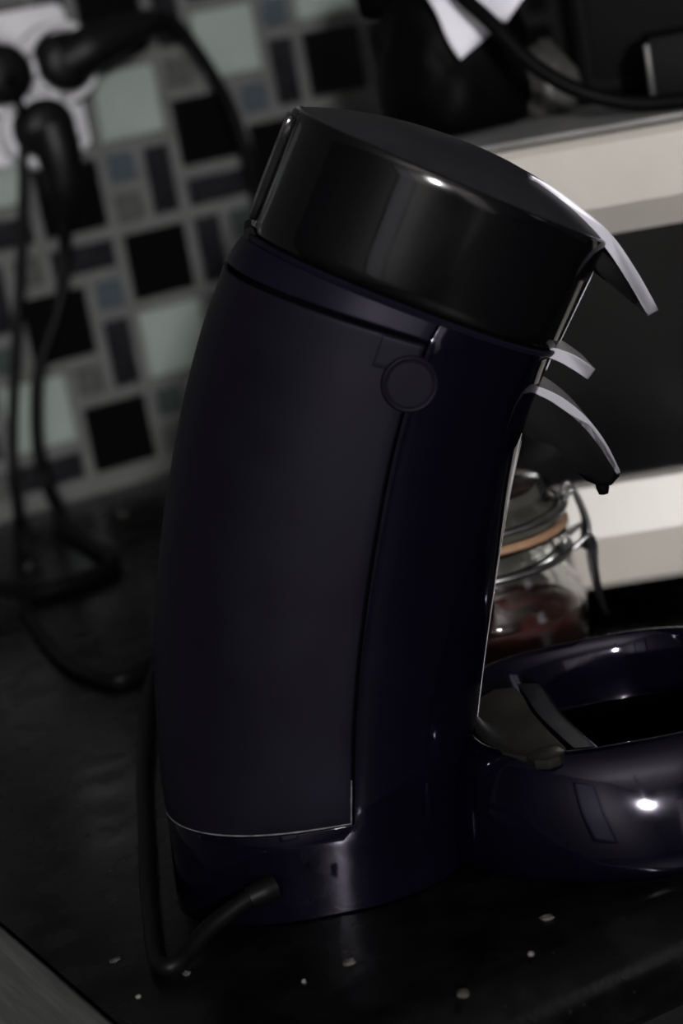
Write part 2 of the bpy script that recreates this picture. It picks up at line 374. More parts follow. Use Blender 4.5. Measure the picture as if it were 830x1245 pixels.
# profile stations: back (x, z) and front (x, z) of each cross-section, base to seam
ST = [((-.0514,0),(.0514,0)), ((-.0486,.0290),(.0552,.0265)), ((-.0472,.0474),(.0585,.0385)), ((-.0437,.0733),(.0625,.0530)), ((-.0386,.0985),(.0677,.0706)),
      ((-.0315,.1229),(.0741,.0911)), ((-.0232,.1466),(.0811,.1120)), ((-.0150,.1671),(.0870,.1283)), ((-.0054,.1871),(.0931,.1425)),
      ((.0010,.1980),(.0979,.1507)), ((.0055,.2060),(.1012,.1566)), ((.0100,.2112),(.1023,.1583)), ((.0141,.2148),(.1033,.1601))]
HDP = [.047, .0475, .048, .048, .048, .048, .048, .048, .048, .048, .048, .0475, .0470]
def cr(a, t):
    n = len(a)-1; i = min(int(t), n-1); f = t-i
    p0, p1, p2, p3 = a[max(i-1, 0)], a[i], a[i+1], a[min(i+2, n)]
    return .5*(2*p1+(p2-p0)*f+(2*p0-5*p1+4*p2-p3)*f*f+(3*p1-p0-3*p2+p3)*f**3)
BX = [s[0][0] for s in ST]; BZ = [s[0][1] for s in ST]; FX = [s[1][0] for s in ST]; FZ = [s[1][1] for s in ST]
NE = 2.35
def sect(c, ax, hd, th, off=0.0):
    """point on a superelliptic section: c centre, ax half axis vector (towards the front), hd half depth"""
    L = ax.length; co, si = math.cos(th), math.sin(th)
    x = (abs(co)**(2/NE))*(1 if co >= 0 else -1); y = (abs(si)**(2/NE))*(1 if si >= 0 else -1)
    n = Vector(((abs(x)**(NE-1))*(1 if x >= 0 else -1)/L, (abs(y)**(NE-1))*(1 if y >= 0 else -1)/hd)).normalized()
    return c + ax/L*(x*L+n.x*off) + Vector((0, y*hd+n.y*off, 0))
def S(t, th, off=0.0):
    b = Vector((cr(BX, t), 0, cr(BZ, t))); f = Vector((cr(FX, t), 0, cr(FZ, t)))
    return sect((b+f)/2, (f-b)/2, cr(HDP, t), th, off)
TB, TG = 1.12, 10.0                    # tank foot and tank head (station numbers)
C_EDGE = .19                            # front edge of the tank: fraction of the half axis
TH_E = math.acos(C_EDGE**(NE/2))
def ths(a, b, n): return [a+(b-a)*i/n for i in range(n+1)]
def grid(name, ts, thl, m, off=0.0, closed=False, thick=.002, bevel=.0004, parent=mach, keep=None):
    bm = bmesh.new(); G = [[bm.verts.new(S(t, th, off)) for th in thl] for t in ts]
    n = len(thl)
    for i in range(len(ts)-1):
        for j in range(n if closed else n-1):
            if keep and not keep(i, j): continue
            bm.faces.new((G[i][j], G[i][(j+1) % n], G[i+1][(j+1) % n], G[i+1][j]))
    bmesh.ops.delete(bm, geom=[v for v in bm.verts if not v.link_faces], context='VERTS')
    o = from_bm(name, bm, m, parent, angle=50)
    if thick:
        # outward normals, then thicken inwards
        md = o.modifiers.new('thickness', 'SOLIDIFY'); md.thickness = thick; md.offset = -1
    if bevel:
        bv = o.modifiers.new('edge', 'BEVEL'); bv.width = bevel; bv.segments = 2; bv.limit_method = 'ANGLE'; bv.angle_limit = math.radians(50)
    return o
# core (dark inside of the gaps)
bm = bmesh.new(); N = 64; tl = [i*.25 for i in range(49)]
G = [[bm.verts.new(S(t, 2*math.pi*j/N, -.0018)) for j in range(N)] for t in tl]
for i in range(len(tl)-1):
    for j in range(N): bm.faces.new((G[i][j], G[i][(j+1) % N], G[i+1][(j+1) % N], G[i+1][j]))
bm.faces.new(G[0]); bm.faces.new(G[-1]); from_bm('core', bm, CORE, mach, angle=60)
# glossy housing: base skirt all round and the front shell up to the seam
thf = ths(-TH_E, TH_E, 40); thb = ths(TH_E, 2*math.pi-TH_E, 56)
thall = thf+thb[1:-1]; nf = 40
ts_h = [.035, .07, .15]+[.3+.2733*i for i in range(3)]+[TB]+[TB+(12-TB)*i/40 for i in range(1, 41)]
iTB = ts_h.index(TB)
housing = grid('housing', ts_h, thall, GLOSS, closed=True, keep=lambda i, j: i < iTB or j < nf, bevel=.00022)
d = .010                               # angular gap next to the tank
ts_t = [TB+.035+(TG-TB-.035)*i/40 for i in range(41)]
tank = grid('water_tank', ts_t, ths(TH_E+d*1.6, 2*math.pi-TH_E-d*1.6, 56), TANK, off=.0003, bevel=.0006)
ts_s = [TG+.26+(11.95-TG-.26)*i/8 for i in range(9)]
strip = grid('tank_lid', ts_s, ths(TH_E+d, 2*math.pi-TH_E-d, 56), STRIP, off=.0002, bevel=.0005)
# pale worn lip along the foot and the lower front edge of the tank
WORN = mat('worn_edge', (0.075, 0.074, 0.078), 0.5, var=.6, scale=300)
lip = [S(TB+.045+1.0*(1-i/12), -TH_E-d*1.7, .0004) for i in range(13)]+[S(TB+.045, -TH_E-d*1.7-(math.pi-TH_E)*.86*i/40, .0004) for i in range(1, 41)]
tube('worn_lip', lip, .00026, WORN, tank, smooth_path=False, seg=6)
# seam ring under the lid
def ring_loft(name, secs, m, parent, n=72, cap0=False, cap1=False, angle=40):
    bm = bmesh.new(); G = []
    for c, ax, hd, off in secs:
        G.append([bm.verts.new(sect(Vector(c), Vector(ax), hd, 2*math.pi*j/n, off)) for j in range(n)])
    for a, b in zip(G, G[1:]):
        for j in range(n): bm.faces.new((a[j], a[(j+1) % n], b[(j+1) % n], b[j]))
    if cap0: bm.faces.new(G[0])
    if cap1: bm.faces.new(G[-1])
    return from_bm(name, bm, m, parent, angle=angle)
sb, sf = Vector((.0151, 0, .2159)), Vector((.1042, 0, .1611)); lb, lf = Vector((.0370, 0, .2510)), Vector((.1260, 0, .1926))
c0, a0 = (sb+sf)/2, (sf-sb)/2; c1, a1 = (lb+lf)/2, (lf-lb)/2
axis = Vector((math.sin(math.radians(32.5)), 0, math.cos(math.radians(32.5))))
HL0, HL1 = .0468, .0475
ring_loft('seam_ring', [(c0-axis*.0022, a0, HL0, -.003), (c0-axis*.0022, a0, HL0, -.0014), (c0+axis*.0012, a0, HL0, -.0014), (c0+axis*.0012, a0, HL0, -.003)], CORE, mach)
ring_loft('lid_collar', [(c0-axis*.0016, a0, HL0, -.004), (c0-axis*.0016, a0, HL0, .0002), (c0-axis*.0004, a0, HL0, .0006), (c0+axis*.0002, a0, HL0, .0002), (c0+axis*.0002, a0, HL0, -.004)], STRIP, mach)
secs = [(c0+axis*.0010, a0, HL0, -.004), (c0+axis*.0010, a0, HL0, -.0004), (c0+axis*.0018, a0, HL0, .0003)]
for i in range(1, 8):
    f = i/8; secs.append((c0.lerp(c1, f), a0.lerp(a1, f), HL0+(HL1-HL0)*f, .0004))
secs += [(c1-axis*.0014, a1, HL1, .0004), (c1-axis*.0006, a1, HL1, .0001), (c1-axis*.0001, a1, HL1, -.0008), (c1-axis*.0001, a1, HL1, -.004)]
lid = ring_loft('lid', secs, LIDG, mach, cap1=True)
# domed satin top of the lid
bm = bmesh.new(); n = 72; G = []
for k in range(15):
    f = k/14; s = math.cos(f*math.pi/2)
    h = .0108*(1-s**2.2) ; 
    G.append([bm.verts.new(sect(c1-axis*.0003+a1.normalized()*(.006*(1-s)), a1*max(s, .0), HL1*s, 2*math.pi*j/n, -.0009*s)+axis*h) for j in range(n)] if k < 14 else [bm.verts.new(c1+a1.normalized()*.006+axis*.0105)])
for a, b in zip(G, G[1:]):
    for j in range(n):
        if len(b) == 1: bm.faces.new((a[j], a[(j+1) % n], b[0]))
        else: bm.faces.new((a[j], a[(j+1) % n], b[(j+1) % n], b[j]))
lid_top = from_bm('lid_top', bm, LIDT, lid, angle=60)
lid_top['label'] = 'satin domed top of the lid'
# slim cover along the back of the lid
def bar_xz(name, path, th0, wy, m, parent, bevel=.0006, n=8, taper=None, seg=2, cuts=0):
    """a band in the x-z plane with thickness th0 (list or number) below its path, width 2*wy across"""
    P = [Vector((p[0], 0, p[1])) for p in path]; Q = catmull(P, n); N = len(Q)-1; top = []; bot = []
    for i, q in enumerate(Q):
        t = (Q[min(i+1, N)]-Q[max(i-1, 0)]).normalized(); nn = Vector((t.z, 0, -t.x))
        k = i/N
        if isinstance(th0, (list, tuple)):
            M = len(th0)-1; a = min(int(k*M), M-1); th = th0[a]+(th0[a+1]-th0[a])*(k*M-a)
        else: th = th0
        top.append((q.x, q.z)); bot.append((q.x+nn.x*th, q.z+nn.z*th))
    return prism(name, top+bot[::-1], -wy, wy, m, parent, bevel=bevel, seg=seg, angle=30)
bk = a0.normalized()
bar_xz('hinge_cover', [((lb-bk*.0014-axis*.003).x, (lb-bk*.0014-axis*.003).z), ((lb.lerp(sb, .5)-bk*.0016).x, (lb.lerp(sb, .5)-bk*.0016).z), ((sb-bk*.0014+axis*.004).x, (sb-bk*.0014+axis*.004).z)], -.0022, .010, LIDG, lid)
tube('hinge_pin', [(sb.x+.0005, -.012, sb.z-.0005), (sb.x+.0005, .012, sb.z-.0005)], .0022, BLACKP, lid, smooth_path=False)
# chrome lever that wraps over the lid and sticks out at the front
lever = bar_xz('lever', [(.1040, .2182), (.1100, .2134), (.1186, .2046), (.1262, .1952), (.1322, .1828), (.1374, .1690)], [.0012, .0018, .0030, .0040, .0040, .0038], .017, CHROME, mach, bevel=.0008)
lever['label'] = 'silver lever blade at the front of the lid'
bar_xz('lever_underside', [(.1215, .1925), (.1270, .1845), (.1325, .1725)], [.004, .006, .002], .014, BLACKP, mach)
# chrome front strip and second blade
def frontline(t, off): 
    p = S(t, 0, off); return (p.x, p.z)
bar_xz('front_strip', [frontline(t, .0004) for t in (12, 11.3, 10.5, 9.6)], .003, .0075, CHROME, mach)
bar_xz('front_strip', [frontline(t, .0002) for t in (7.4, 6.5, 5.5, 4.5, 3.5, 2.6, 1.8)], .003, .006, CHROME, mach)
e0 = lf.lerp(sf, .28); e1 = lf.lerp(sf, .97); fr_ = a0.normalized()
bar_xz('front_strip', [((e0+fr_*.0008).x, (e0+fr_*.0008).z), ((e0.lerp(e1, .5)+fr_*.0008).x, (e0.lerp(e1, .5)+fr_*.0008).z), ((e1+fr_*.0008).x, (e1+fr_*.0008).z)], .003, .007, CHROME, lid)
bl = bar_xz('catch_blade', [(.0990, .1640), (.1040, .1626), (.1098, .1590), (.1152, .1536)], [.003, .0036, .0042, .0040], .015, CHROME, mach, bevel=.0007)
bl['label'] = 'short silver blade below the lid'
# spout
sp_top = [(.0860, .1545), (.0935, .1528), (.1000, .1488), (.1058, .1432), (.1105, .1365), (.1142, .1290), (.1166, .1220), (.1178, .1178)]
sp_bot = [(.1145, .1152), (.1105, .1158), (.1068, .1182), (.1038, .1222), (.1011, .1272), (.0984, .1319), (.0948, .1364), (.0905, .1392), (.0850, .1405)]
spout = prism('spout', sp_top+sp_bot, -.0165, .0165, BLACKP, mach, bevel=.0022, seg=3)
bar_xz('spout_cover', [(.0905, .1543), (.0975, .1512), (.1037, .1465), (.1098, .1392), (.1145, .1302), (.1180, .1192)], [.0014, .0026, .0030, .0028, .0024, .0014], .0165, CHROME, spout, bevel=.0007)
lathe('nozzle', [(0, -.0045), (.0016, -.004), (.0022, -.002), (.0024, .004), (0, .004)], BLACKP, spout, seg=20, loc=(.1128, -.006, .1148))
# round cap on the side with a raised rim, and the tab above it
tc, thc = 8.0, None
best = None
for i in range(0, 1200):
    t = 6.5+4*(i//40)/30; th = -TH_E-.25+.5*(i % 40)/40
    p = S(t, th); dd = (p.x-.0545)**2+(p.z-.1668)**2
    if best is None or dd < best[0]: best = (dd, t, th)
pt = S(best[1], best[2]); nrm = (S(best[1], best[2], .001)-pt).normalized()
cap = lathe('side_cap', [(.0088, -.002), (.0088, .0004), (.0085, .0009), (.0080, .0011), (.0076, .0010), (.0073, .0006), (.0071, .0006), (.0068, .0009), (0, .0011)], TANK, mach, seg=56)
cap.matrix_local = Matrix.Translation(pt+nrm*.0006) @ nrm.to_track_quat('Z', 'Y').to_matrix().to_4x4()
cap['label'] = 'round cap on the side where tank and housing meet'
tab = grid('cap_tab', [8.75+(9.93-8.75)*i/6 for i in range(7)], ths(-TH_E-.19, -TH_E-.022, 8), TANK, off=.0006, thick=.001, bevel=.0003)
# flat foot ring below the base
ring_loft('foot_ring', [(Vector((0, 0, -.0)), Vector((.0514, 0, 0)), .047, -.004), (Vector((0, 0, .0)), Vector((.0514, 0, 0)), .047, -.0012), (Vector((0, 0, .0022)), Vector((.0514, 0, 0)), .047, -.0010), (Vector((0, 0, .0034)), Vector((.0514, 0, 0)), .047, -.0010)], CORE, mach)
# drip tray in front of the column
TCX = .1135
def tray_loft(name, prof, m, parent, seg=112, xs=1.10, **k):
    """rings round the tray centre; the half facing the column is squarer the higher it is"""
    bm = bmesh.new(); rings = []
    for r, z in prof:
        if r < 1e-6: rings.append([bm.verts.new((0, 0, z))]); continue
        ex = 2.0+1.0*min(1, max(0, z/.043)); ring_ = []
        for i in range(seg):
            a = 2*math.pi*i/seg; co, si = math.cos(a), math.sin(a)
            if co >= 0: ring_.append(bm.verts.new((r*co, r*si, z)))
            else: ring_.append(bm.verts.new((-r*xs*abs(co)**(2/ex), r*(abs(si)**(2/ex))*(1 if si >= 0 else -1), z)))
        rings.append(ring_)
    for a, b in zip(rings, rings[1:]):
        for i in range(seg):
            j = (i+1) % seg
            if len(b) == 1: bm.faces.new((a[i], a[j], b[0]))
            else: bm.faces.new((a[i], a[j], b[j], b[i]))
    return from_bm(name, bm, m, parent, **k)
tray = tray_loft('drip_tray', [(.040, .0012), (.0660, .0012), (.0674, .0026), (.0682, .005), (.0680, .009), (.0668, .016), (.0645, .0245), (.0612, .0335), (.0585, .0388), (.0562, .0418), (.0545, .0430), (.0530, .0428), (.0518, .0412), (.0506, .036), (.0492, .028), (.0484, .022), (.0478, .020), (.0450, .0196), (.0446, .008), (.040, .0065), (0, .0065)], GLOSS, mach, angle=45, loc=(TCX, 0, 0))
tray_loft('drip_well', [(.0476, .0204), (.0440, .0202), (.0432, .0090), (.0420, .0078), (0, .0076)], CORE, tray, seg=64)
lathe('tray_foot', [(.060, 0), (.0655, 0), (.0660, .0012), (.0655, .0022), (.060, .0022)], CORE, tray, seg=80)
# smoked plate next to the column, the notch and the curved rib inside the tray
prism('tray_plate', [(.0575,-.0200),(.0600,-.0330),(.0640,-.0430),(.0702,-.0500),(.0780,-.0515),(.0835,-.0480),(.0800,-.0300),(.0772,-.0106),(.0768,.004),(.0755,.016),(.068,.0179),(.0629,.0103),(.0575,.006)], .0408, .0432, SMOKE, mach, axis='z', bevel=.0008)
prism('tray_notch', [(.0705,-.0510),(.0725,-.0555),(.0765,-.0575),(.0805,-.0560),(.0830,-.0515),(.081,-.046),(.0745,-.046)], .0400, .0436, SMOKE, mach, axis='z', bevel=.0010)
bm = bmesh.new(); pp = catmull([(.0770,.024,0),(.0782,.008,0),(.0792,-.006,0),(.0820,-.024,0),(.0862,-.0455,0)], 6)
A = []; 
for i, q in enumerate(pp):
    tdir = (pp[min(i+1, len(pp)-1)]-pp[max(i-1, 0)]).normalized(); nn = Vector((tdir.y, -tdir.x, 0))
    if nn.x < 0: nn = -nn
    k = i/(len(pp)-1); zt = .0395+.003*math.sin(k*math.pi)
    Zv = lambda z_: Vector((0, 0, z_))
    A.append([bm.verts.new(v) for v in (q+Zv(.0412), q+nn*.0065+Zv(.0400), q+nn*.0090+Zv(.0380), q+nn*.0105+Zv(.0335), q+nn*.0118+Zv(.018), q+nn*.001+Zv(.018))])
for a, b in zip(A, A[1:]):
    for j in range(6): bm.faces.new((a[j], a[(j+1) % 6], b[(j+1) % 6], b[j]))
bm.faces.new(A[0]); bm.faces.new(A[-1][::-1]); from_bm('tray_rib', bm, STRIP, mach, angle=50)
# own mains lead: leaves the foot of the column, runs back over the worktop and up to its plug on the wall
def to_local(P): 
    v = Vector(P)-MO; cy, sy = math.cos(MYAW), math.sin(MYAW); return Vector((v.x*cy-v.y*sy, v.x*sy+v.y*cy, v.z))
lead = [Vector((-.0185, -.0462, .0132)), Vector((-.024, -.0485, .0125)), Vector((-.036, -.0545, .0085)), Vector((-.0440, -.0620, .0050)), Vector((-.0490, -.0675, .0036)), Vector((-.0535, -.0655, .0034)), Vector((-.0562, -.0500, .0034)),
        Vector((-.0600, -.0057, .0034)), Vector((-.0632, .0468, .0034)), Vector((-.0664, .0979, .0034)), Vector((-.0680, .1551, .0034)), Vector((-.0689, .2202, .0034)), Vector((-.0640, .2700, .0034))]
lead += [to_local(q) for q in ((.3520, .8990, .0034), (.3404, .8827, .0034), (.3227, .8713, .0034), (.3100, .8703, .0034), (.3055, .8886, .0034), (.3064, .9265, .0034), (.3208, 1.002, .0034), (.3488, 1.0972, .0034), (.3740, 1.165, .0040),
        (.3900, 1.200, .0160), (.3971, 1.214, .0377), (.4050, 1.214, .0715), (.4159, 1.214, .1094), (.4272, 1.214, .1469), (.4375, 1.214, .1844), (.4456, 1.214, .2172), (.4500, 1.212, .2400), (.4450, 1.206, .2580), (.4432, 1.200, .2640))]
cord = empty('power_cord', MO, -MYAW)
tag(cord, 'black power cord leaving the foot of the coffee machine towards the leftmost plug', 'power cord', 'power cords plugged into the adaptor')
tube('cable', lead, .0030, CABLE, cord, n=8, seg=10)
tube('strain_relief', [(-.0155, -.0452, .0136), (-.0190, -.0468, .0132), (-.0240, -.0486, .0125)], [.0046, .0044, .0036], CABLE, cord)

# ------------------------------------------------------------------ wall socket, adaptor, plugs
plate = empty('wall_socket', (.4560, YW-.001, .2560))
prism('plate', [(x*.0445, z*.0445) for x, z in ((-1,-.9),(-.9,-1),(.9,-1),(1,-.9),(1,.9),(.9,1),(-.9,1),(-1,.9))], -.009, 0, WHITEP, plate, bevel=.002)
prism('inset', [(x*.030, z*.030) for x, z in ((-1,-.9),(-.9,-1),(.9,-1),(1,-.9),(1,.9),(.9,1),(-.9,1),(-1,.9))], -.0115, -.0085, WHITEP, plate, bevel=.001)
tag(plate, 'square white wall socket plate on the mosaic tiles', 'socket')
SK = [(.4440, .2655), (.4845, .2662), (.4637, .2305)]
ad = empty('socket_adaptor', (.4641, YW-.0125, .2541))
for x, z in SK:
    s = lathe('outlet', [(0, -.0), (.0235, 0), (.0245, .002), (.0245, .017), (.0230, .0195), (.0205, .0195), (.0195, .018), (.0192, .0100), (0, .0100)], WHITEP, ad, seg=48, loc=(x-.4641, 0, z-.2541), rot=(math.pi/2, 0, 0))
lathe('hub', [(0, 0), (.0155, 0), (.0155, .0165), (.0145, .018), (0, .018)], WHITEP, ad, seg=40, rot=(math.pi/2, 0, 0))
tag(ad, 'white three-way trefoil socket adaptor full of black plugs', 'adaptor')
YP = YW-.0125-.0100
def plug(parent, x, z, path, rads, ploc):
    pl = lathe('plug', [(0, 0), (.0172, 0), (.0176, .002), (.0176, .016), (.0160, .0195), (.0110, .0225), (0, .0235)], PLUGM, parent, seg=40, loc=Vector((x, YP, z))-ploc, rot=(math.pi/2, 0, 0))
    return pl
# plug of the coffee machine lead
pl = lathe('plug', [(0, 0), (.0172, 0), (.0176, .002), (.0176, .016), (.0160, .0195), (.0110, .0225), (0, .0235)], PLUGM, cord, seg=40)
pl.matrix_local = Matrix.Rotation(MYAW, 4, 'Z') @ Matrix.Translation(Vector((SK[0][0], YP, SK[0][1]))-MO) @ Matrix.Rotation(math.pi/2, 4, 'X')
# lead with an angled plug running right and down behind the coffee machine
pa = Vector((SK[1][0], YP, SK[1][1])); ta = empty('power_cord', pa)
p_ = plug(ta, SK[1][0], SK[1][1], None, None, pa)
LA = lambda L: [Vector(q)-pa for q in L]
tube('plug_handle', LA([(.4848, 1.209, .2664), (.4975, 1.203, .2710), (.5201, 1.203, .2757), (.5400, 1.204, .2805)]), [.0150, .0140, .0115, .0075], PLUGM, p_, seg=14).matrix_parent_inverse = (Matrix.Translation(Vector((0,0,0))) @ Matrix.Rotation(math.pi/2, 4, 'X')).inverted()
tube('cable', LA([(.5380, 1.204, .2800), (.5470, 1.204, .2805), (.5556, 1.204, .2749), (.5657, 1.204, .2574), (.5740, 1.204, .2385), (.5810, 1.204, .2180), (.5852, 1.204, .1892), (.5882, 1.206, .1650), (.5900, 1.212, .1200), (.5900, 1.214, .0500), (.5900, 1.208, .0080), (.6000, 1.180, .0045), (.6400, 1.1500, .0045)]), .0040, CABLE, ta)
tag(ta, 'black power cord arching right from the upper plug across the tiles', 'power cord', 'power cords plugged into the adaptor')
# lead hanging straight down from the lower plug
pb = Vector((SK[2][0], YP, SK[2][1])); tb = empty('power_cord', pb)
p_ = plug(tb, SK[2][0], SK[2][1], None, None, pb)
LB = lambda L: [Vector(q)-pb for q in L]
tube('plug_handle', LB([(.4637, 1.207, .2305), (.4640, 1.204, .2140), (.4632, 1.205, .1940), (.4613, 1.210, .1760)]), [.0150, .0135, .0110, .0060], PLUGM, p_, seg=14).matrix_parent_inverse = Matrix.Rotation(math.pi/2, 4, 'X').inverted()
tube('cable', LB([(.4616, 1.209, .1780), (.4580, 1.214, .1551), (.4483, 1.214, .1270), (.4362, 1.214, .1070), (.4267, 1.214, .0915), (.4207, 1.214, .0726), (.4156, 1.214, .0456), (.4157, 1.2130, .0230), (.4140, 1.195, .0070), (.4054, 1.1576, .0042), (.3965, 1.0833, .0042), (.3905, 1.0600, .0042), (.3784, 1.0525, .0042), (.3575, 1.048, .0042), (.3391, 1.0482, .0042), (.3180, 1.0470, .0130), (.2900, 1.0450, .0042), (.2200, 1.0450, .0042)]), .0040, CABLE, tb)
tag(tb, 'black power cord hanging from the lowest plug and looping on the worktop', 'power cord', 'power cords plugged into the adaptor')

# ------------------------------------------------------------------ tabletop oven
OA = math.radians(33); OXW = Vector((math.cos(OA), -math.sin(OA), 0)); OYW = Vector((math.sin(OA), math.cos(OA), 0))
MB = Vector((.4985, .7379, 0)); oven = empty('tabletop_oven', MB, -OA)
OX0, OX1, OD = -.092, .33, .29
B0, W0, W1, T1 = .0130, .0588, .1634, .2060
tag(oven, 'cream fronted tabletop oven with black glass door behind the coffee machine', 'oven')
box('casing', (OX0+.004, OX1-.004, .014, OD, B0+.001, T1-.003), OVBODY, oven, bevel=.003)
box('top_panel', (OX0+.003, OX1-.003, .010, OD+.001, T1-.0045, T1-.0005), OVTOP, oven, bevel=.001)
box('top_ridge', (OX0+.006, OX1-.006, .020, .026, T1-.002, T1+.0016), OVTOP, oven, bevel=.001)
# upper and lower band with the slopes towards the recessed door
prism('front_band', [(0.0, W1+.013), (0.0, T1-.004), (.002, T1-.001), (.016, T1), (.018, W1), (.010, W1)], OX0, OX1, CREAM, oven, axis='x', bevel=.001, angle=6)
prism('front_band', [(0.0, B0+.003), (.003, B0), (.018, B0), (.018, W0), (.010, W0), (.0052, W0-.0010), (.0004, W0-.021), (.0, W0-.0225)], OX0, OX1, CREAM, oven, axis='x', bevel=.001, angle=6)
for a, b in ((OX0, OX0+.012), (OX1-.10, OX1)):
    box('side_band', (a, b, .001, .018, W0-.001, W1+.001), CREAM, oven, bevel=.001)
box('door_glass', (OX0+.012, OX1-.10, .0125, .0155, W0-.001, W1+.001), OVGLASS, oven)
for k, zz in enumerate((.090, .125)):
    kb = lathe('knob', [(0, 0), (.014, 0), (.013, .012), (.010, .014), (0, .014)], BLACKP, oven, seg=28, loc=(OX1-.05, .001, zz), rot=(math.pi/2, 0, 0))
for x in (OX0+.03, OX1-.03):
    for y in (.035, OD-.03):
        lathe('foot', [(0, 0), (.010, 0), (.012, B0+.001), (0, B0+.001)], BLACKP, oven, seg=20, loc=(x, y, 0))

# things on top of the oven
def on_oven(x, y, z=0): return MB+OXW*x+OYW*y+Vector((0, 0, z))
def lumpy(name, rx, ry, rz, m, seed, parent, sub=4, amp=.16, flat=True, loc=(0, 0, 0), sc=28):
    from mathutils import noise
    bm = bmesh.new(); bmesh.ops.create_icosphere(bm, subdivisions=sub, radius=1)
    for v in bm.verts:
        d_ = noise.noise(v.co*1.6+Vector((seed, 0, 0)))*amp+noise.noise(v.co*4+Vector((0, seed, 0)))*amp*.5
        p = v.co*(1+d_); v.co = Vector((p.x*rx, p.y*ry, (max(p.z, -.62)+.62)/1.62*rz))
    return from_bm(name, bm, m, parent, angle=80, loc=loc)
bag = empty('black_bag', on_oven(-.041, .165, T1-.0003), -OA)
lumpy('bag_body', .040, .060, .078, BAG, 3.1, bag)
lumpy('bag_neck', .020, .016, .050, BAG, 5.3, bag, sub=3, amp=.25, loc=(-.020, .008, .058))
tag(bag, 'slumped black plastic bag on the oven behind the lid', 'bag')
flm = lumpy('grey_wrapper', .014, .016, .034, BAGG, 8.2, None, sub=3, amp=.3, loc=on_oven(.0030, .150, T1-.0006)); flm.rotation_euler = (0, 0, -OA)
tag(flm, 'small crumpled grey wrapper beside the black bag', 'wrapper')
# folded white paper lying over the bag
pap = empty('white_paper', on_oven(-.030, .095, .262), -OA)
def sheet(name, quad, m, parent, th=.0006, sag=.004, n=8):
    a, b, c, d_ = [Vector(q) for q in quad]; bm = bmesh.new(); G = []
    nn = (b-a).cross(d_-a).normalized()
    for i in range(n+1):
        row = []
        for j in range(n+1):
            u_, v_ = i/n, j/n
            p = (a*(1-u_)+b*u_)*(1-v_)+(d_*(1-u_)+c*u_)*v_
            row.append(bm.verts.new(p+nn*(sag*math.sin(u_*math.pi)*math.sin(v_*2.3)+.0012*math.sin(7*u_+3*v_))))
        G.append(row)
    for i in range(n):
        for j in range(n): bm.faces.new((G[i][j], G[i+1][j], G[i+1][j+1], G[i][j+1]))
    o = from_bm(name, bm, m, parent, angle=70); md = o.modifiers.new('thickness', 'SOLIDIFY'); md.thickness = th; return o
sheet('fold', [(-.0155, .004, .008), (-.0055, .000, -.0215), (.0115, .010, -.0115), (.0010, .016, .020)], PAPER, pap)
sheet('fold', [(.0010, .016, .020), (.0115, .010, -.0070), (.0180, .006, -.0085), (.0420, .012, .0120)], PAPER, pap)
tag(pap, 'folded white paper sheet tucked under the cable above the oven', 'paper')
bb = empty('black_appliance', on_oven(.125, .200, T1-.0003), -OA)
box('body', (-.110, .13, -.055, .075, 0, .20), BOXB, bb, bevel=.008, seg=3)
box('front_panel', (-.100, .12, -.0565, -.0545, .012, .19), BOXB, bb, bevel=.001)
tag(bb, 'large black appliance casing standing on the oven', 'appliance')
b2 = empty('black_box', on_oven(.112, .095, T1+.0012), -OA)
box('carton', (-.066, .10, -.020, .018, -.0018, .030), BOXB, b2, bevel=.003)
box('edge_strip', (-.0672, -.0642, -.0215, -.0190, .004, .027), BOXE, b2, bevel=.0006)
tag(b2, 'low black box with a grey edge in front of the black appliance', 'box')
cb_pts = [(-.040, .100, .285), (-.031, .085, .270), (-.018, .074, .254), (-.006, .066, .237), (.010, .060, .2230), (.028, .056, .2140), (.046, .052, .2100), (.075, .046, .2094), (.14, .040, .2094), (.24, .060, .2094)]
cbl = empty('black_cable', on_oven(.24, .06, .2094), -OA)
cc = tube('cable', [(x-.24, y-.06, z-.2094) for x, y, z in [(-.060, .15, .300), (-.050, .12, .297)]+cb_pts], .0036, CABLE, cbl)
tag(cbl, 'thick black cable draped from the white paper along the oven top', 'cable')

# ------------------------------------------------------------------ clip-top jar
def mach_pt(x, y, z=0): return MO+Vector((math.cos(MYAW), -math.sin(MYAW), 0))*x+Vector((math.sin(MYAW), math.cos(MYAW), 0))*y+Vector((0, 0, z))
jar = empty('clip_top_jar', mach_pt(.0790, .1350), -MYAW)
tag(jar, 'clip-top glass jar with orange rubber seal between machine and oven', 'jar')
lathe('glass_body', [(0, .0), (.034, 0), (.0385, .004), (.0392, .012), (.0392, .034), (.0375, .042), (.0335, .0480), (.0318, .0520), (.0318, .0560), (.0345, .0575), (.0350, .0640), (.0335, .0660),
                     (.0290, .0660), (.0290, .0520), (.0310, .0470), (.0352, .0400), (.0366, .034), (.0366, .012), (.034, .006), (0, .005)], GLASS, jar, seg=64, angle=60)
lathe('seal', [(.0285, .0662), (.0352, .0662), (.0362, .0672), (.0362, .0684), (.0352, .0694), (.0285, .0694)], SEAL, jar, seg=64, closed=True)
lathe('glass_lid', [(.0285, .0696), (.0345, .0696), (.0350, .0705), (.0350, .0755), (.0335, .0775), (.0300, .0790), (.0290, .0800), (.0285, .0850), (.0265, .0865), (.0200, .0872), (0, .0875),
                    (0, .0838), (.0245, .0830), (.0265, .0770), (.0280, .0740)], GLASS, jar, seg=64, closed=False, angle=50)
def ring(name, R, z, r, m, parent, tilt=0):
    pts = [(R*math.cos(2*math.pi*i/48), R*math.sin(2*math.pi*i/48), z+tilt*math.cos(2*math.pi*i/48)) for i in range(49)]
    return tube(name, pts, r, m, parent, smooth_path=False, seg=8)
ring('neck_ring', .0352, .0565, .0015, WIRE, jar)
ring('lid_ring', .0358, .0742, .0013, WIRE, jar)
